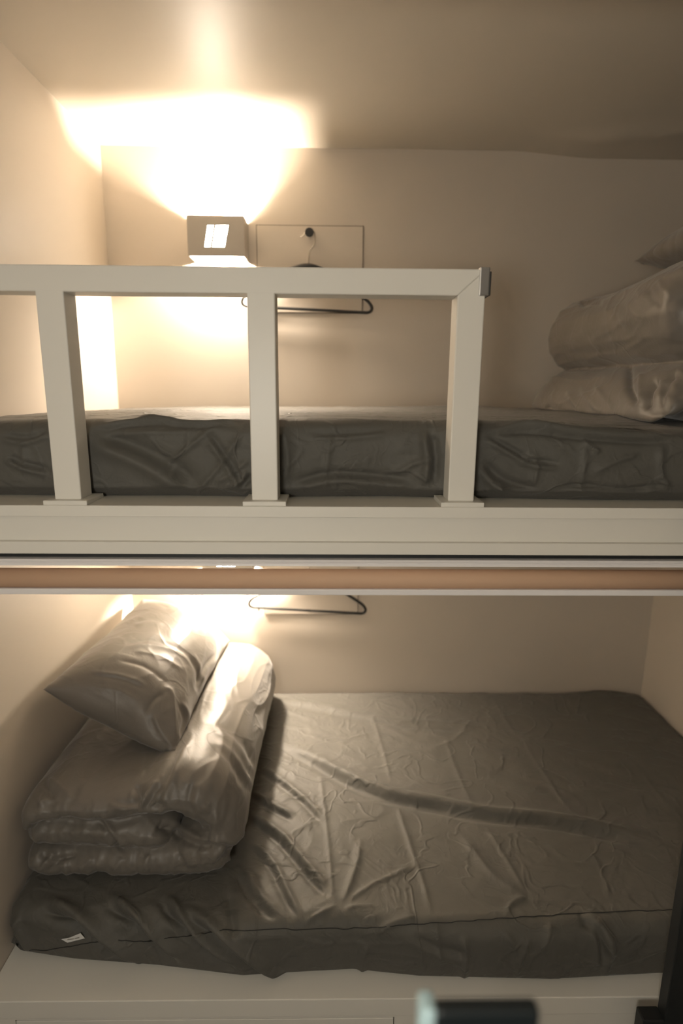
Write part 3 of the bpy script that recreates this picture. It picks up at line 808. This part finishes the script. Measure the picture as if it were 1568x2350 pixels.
zu = ztop_up - 0.004
layers_up = [
    ([(0.672, 0.018, 0.010), (0.70, 0.045, 0.032), (0.76, 0.070, 0.060), (0.86, 0.080, 0.072), (1.0, 0.085, 0.075), (1.14, 0.090, 0.075)], 1.18, 2.00, 0.10),
    ([(0.80, 0.235, 0.112), (0.90, 0.238, 0.114), (1.02, 0.238, 0.114), (1.12, 0.230, 0.108)], 1.20, 1.985, 0.075),
    ([(1.13, 0.22, 0.07), (1.165, 0.16, 0.07), (1.14, 0.09, 0.07)], 1.20, 1.98, 0.09),
]
up_strokes = [
    ([(1448, 830), (1444, 880), (1460, 935)], 7, -0.016, 'r'),
    ([(1515, 865), (1492, 895), (1484, 945)], 7, -0.014, 'r'),
    ([(1560, 850), (1530, 885), (1515, 940)], 8, -0.008, 'r'),
    ([(1475, 850), (1470, 890), (1474, 930)], 7, 0.006, 'r'),
    ([(1300, 895), (1318, 925), (1345, 955)], 7, 0.006, 'r'),
    ([(1330, 885), (1350, 915), (1385, 950)], 7, 0.005, 'r'),
    ([(1362, 880), (1385, 910), (1420, 945)], 7, 0.004, 'r'),
    ([(1250, 930), (1262, 940), (1275, 955)], 6, -0.008, 'r'),
    ([(1325, 700), (1350, 692), (1385, 690)], 7, -0.012, 'r'),
    ([(1400, 705), (1415, 735), (1436, 760)], 9, -0.003, 'r'),
    ([(1440, 690), (1455, 715), (1480, 735)], 9, 0.003, 'r'),
    ([(1490, 655), (1500, 685), (1525, 705)], 9, -0.005, 'r'),
    ([(1515, 640), (1525, 665), (1550, 685)], 8, 0.005, 'r'),
    ([(1300, 770), (1350, 790), (1430, 775)], 16, 0.003, 'r'),
]
folded('folded_duvet', layers_up, 1.2, 2.0, zu, M_DUVET, 'charcoal duvet folded double against the right end of the upper bunk', (0.95, 1.6, zu), up_strokes, lambda x, y: 1.0, BVH['mup'], 'up', 0.0045, 40.0)

# pillows, resting on the duvets
BL = on(328, 1374, 1, 2.04); FL = on(98, 1583, 0, -0.742); FR = on(402, 1738, 2, ztop_lo + 0.245); BR = on(528, 1470, 2, ztop_lo + 0.262)
pillow_strokes = [
    ([(262, 1512), (330, 1528), (390, 1572)], 5, -0.003, 'r'),
    ([(300, 1492), (370, 1508), (430, 1545)], 5, 0.003, 'r'),
    ([(270, 1484), (350, 1476), (420, 1500), (452, 1545)], 7, 0.003, 's'),
    ([(452, 1590), (468, 1540), (500, 1500)], 6, 0.005, 's'),
    ([(460, 1570), (455, 1535), (438, 1500)], 6, 0.004, 's'),
    ([(330, 1640), (355, 1605), (378, 1588)], 6, -0.005, 'r'),
    ([(365, 1582), (392, 1585), (398, 1640), (402, 1700)], 6, 0.006, 'r'),
    ([(345, 1640), (365, 1680), (395, 1720)], 7, -0.005, 's'),
    ([(130, 1590), (220, 1612), (320, 1672)], 7, 0.003, 's'),
    ([(160, 1575), (260, 1582), (330, 1615)], 6, 0.003, 'r'),
    ([(200, 1545), (280, 1555), (340, 1580)], 6, -0.003, 's'),
    ([(330, 1376), (355, 1380), (392, 1396)], 6, -0.005, 'r'),
    ([(305, 1432), (340, 1424), (380, 1430)], 7, 0.003, 's'),
    ([(412, 1610), (428, 1650), (416, 1695)], 7, -0.005, 's'),
    ([(310, 1690), (345, 1694), (385, 1725)], 5, 0.004, 'r'),
]
make_pillow('pillow', (BL, FL, FR, BR), 0.120, 0.085, pillow_strokes, 'plump charcoal pillow tilted on the folded duvet in the lower bunk', (-0.57, 1.68, ztop_lo + 0.22), BVH['lo'], 0.003, 4.0, front=5.0)

zpu = ztop_up + 0.425
UBL = on(1453, 600, 1, 1.86); zz = UBL[2]
UFL = np.array([0.80, 1.24, zz - 0.02]); UFR = np.array([1.235, 1.24, zz + 0.03]); UBR = np.array([1.235, 1.88, zz + 0.03])
make_pillow('pillow', (UBL, UFL, UFR, UBR), 0.07, 0.075, [([(1460, 605), (1490, 622), (1530, 625)], 8, 0.006, 's'), ([(1475, 610), (1480, 630), (1500, 640)], 7, 0.006, 's'), ([(1500, 590), (1540, 590), (1568, 580)], 8, 0.005, 's')],
            'charcoal pillow on top of the bedding pile in the upper bunk', (1.02, 1.56, zz), BVH['up'], 0.004, 15.0)

# ------------------------------------------------------------------ ladder and foreground
LX = 0.704
lad = thing('ladder', 'black metal ladder standing against the bunk front at the right edge', 'ladder', (LX + 0.2, 0.985, 0))
o6 = (LX + 0.2, 0.985, 0)
for a in (LX, LX + 0.38):
    sub('upright', bx(a, a + 0.045, 0.965, 0.995, 0.0, ZU + 0.02, 0.003), M_METALB, lad, o6)
for z in (0.27, 0.55, 0.83, 1.11, 1.38):
    sub('rung', bx(LX + 0.04, LX + 0.385, 0.968, 0.992, z, z + 0.025, 0.003), M_METALB, lad, o6)
bp = on(1478, 2344, 1, 0.966)
sub('bracket', bx(bp[0], LX + 0.002, 0.966, 0.998, bp[2] - 0.07, bp[2], 0.003), M_METALB, lad, o6)
for a in (LX, LX + 0.38):
    sub('hook', bx(a + 0.008, a + 0.037, 0.985, YF + 0.03, ZU + 0.001, ZU + 0.012, 0.002), M_METALB, lad, o6)

# dark slab close to the lens, on a thin stand
dpt = 0.30
c = on(1110, 2326, 1, dpt)
l = on(1000, 2318, 1, dpt); rr_ = on(1245, 2318, 1, dpt); lb_ = on(962, 2300, 1, dpt)
st = thing('stand', 'out-of-focus black slab with a pale blue left edge in the near foreground', 'stand', (c[0], dpt, 0))
o7 = (c[0], dpt, 0)
bm = bx(l[0], rr_[0], dpt, dpt + 0.012, c[2] - 0.13, c[2], 0.004, 3); sub('slab', bm, M_SLAB, st, o7)
bm = bx(lb_[0] + 0.001, l[0] + 0.001, dpt - 0.002, dpt + 0.014, c[2] - 0.13, c[2] + 0.004, 0.0035, 3); sub('edge_strip', bm, M_BLUE, st, o7)
sub('pole', tube([(c[0], dpt + 0.006, 0.20), (c[0], dpt + 0.006, c[2] - 0.12)], 0.008, False, 14), M_METALB, st, o7)
for k in range(3):
    a = math.radians(90 + 120 * k)
    sub('leg', tube([(c[0], dpt + 0.006, 0.30), (c[0] + 0.2 * math.cos(a), dpt + 0.006 + 0.2 * math.sin(a), 0.006)], 0.006, False, 10), M_METALB, st, o7)
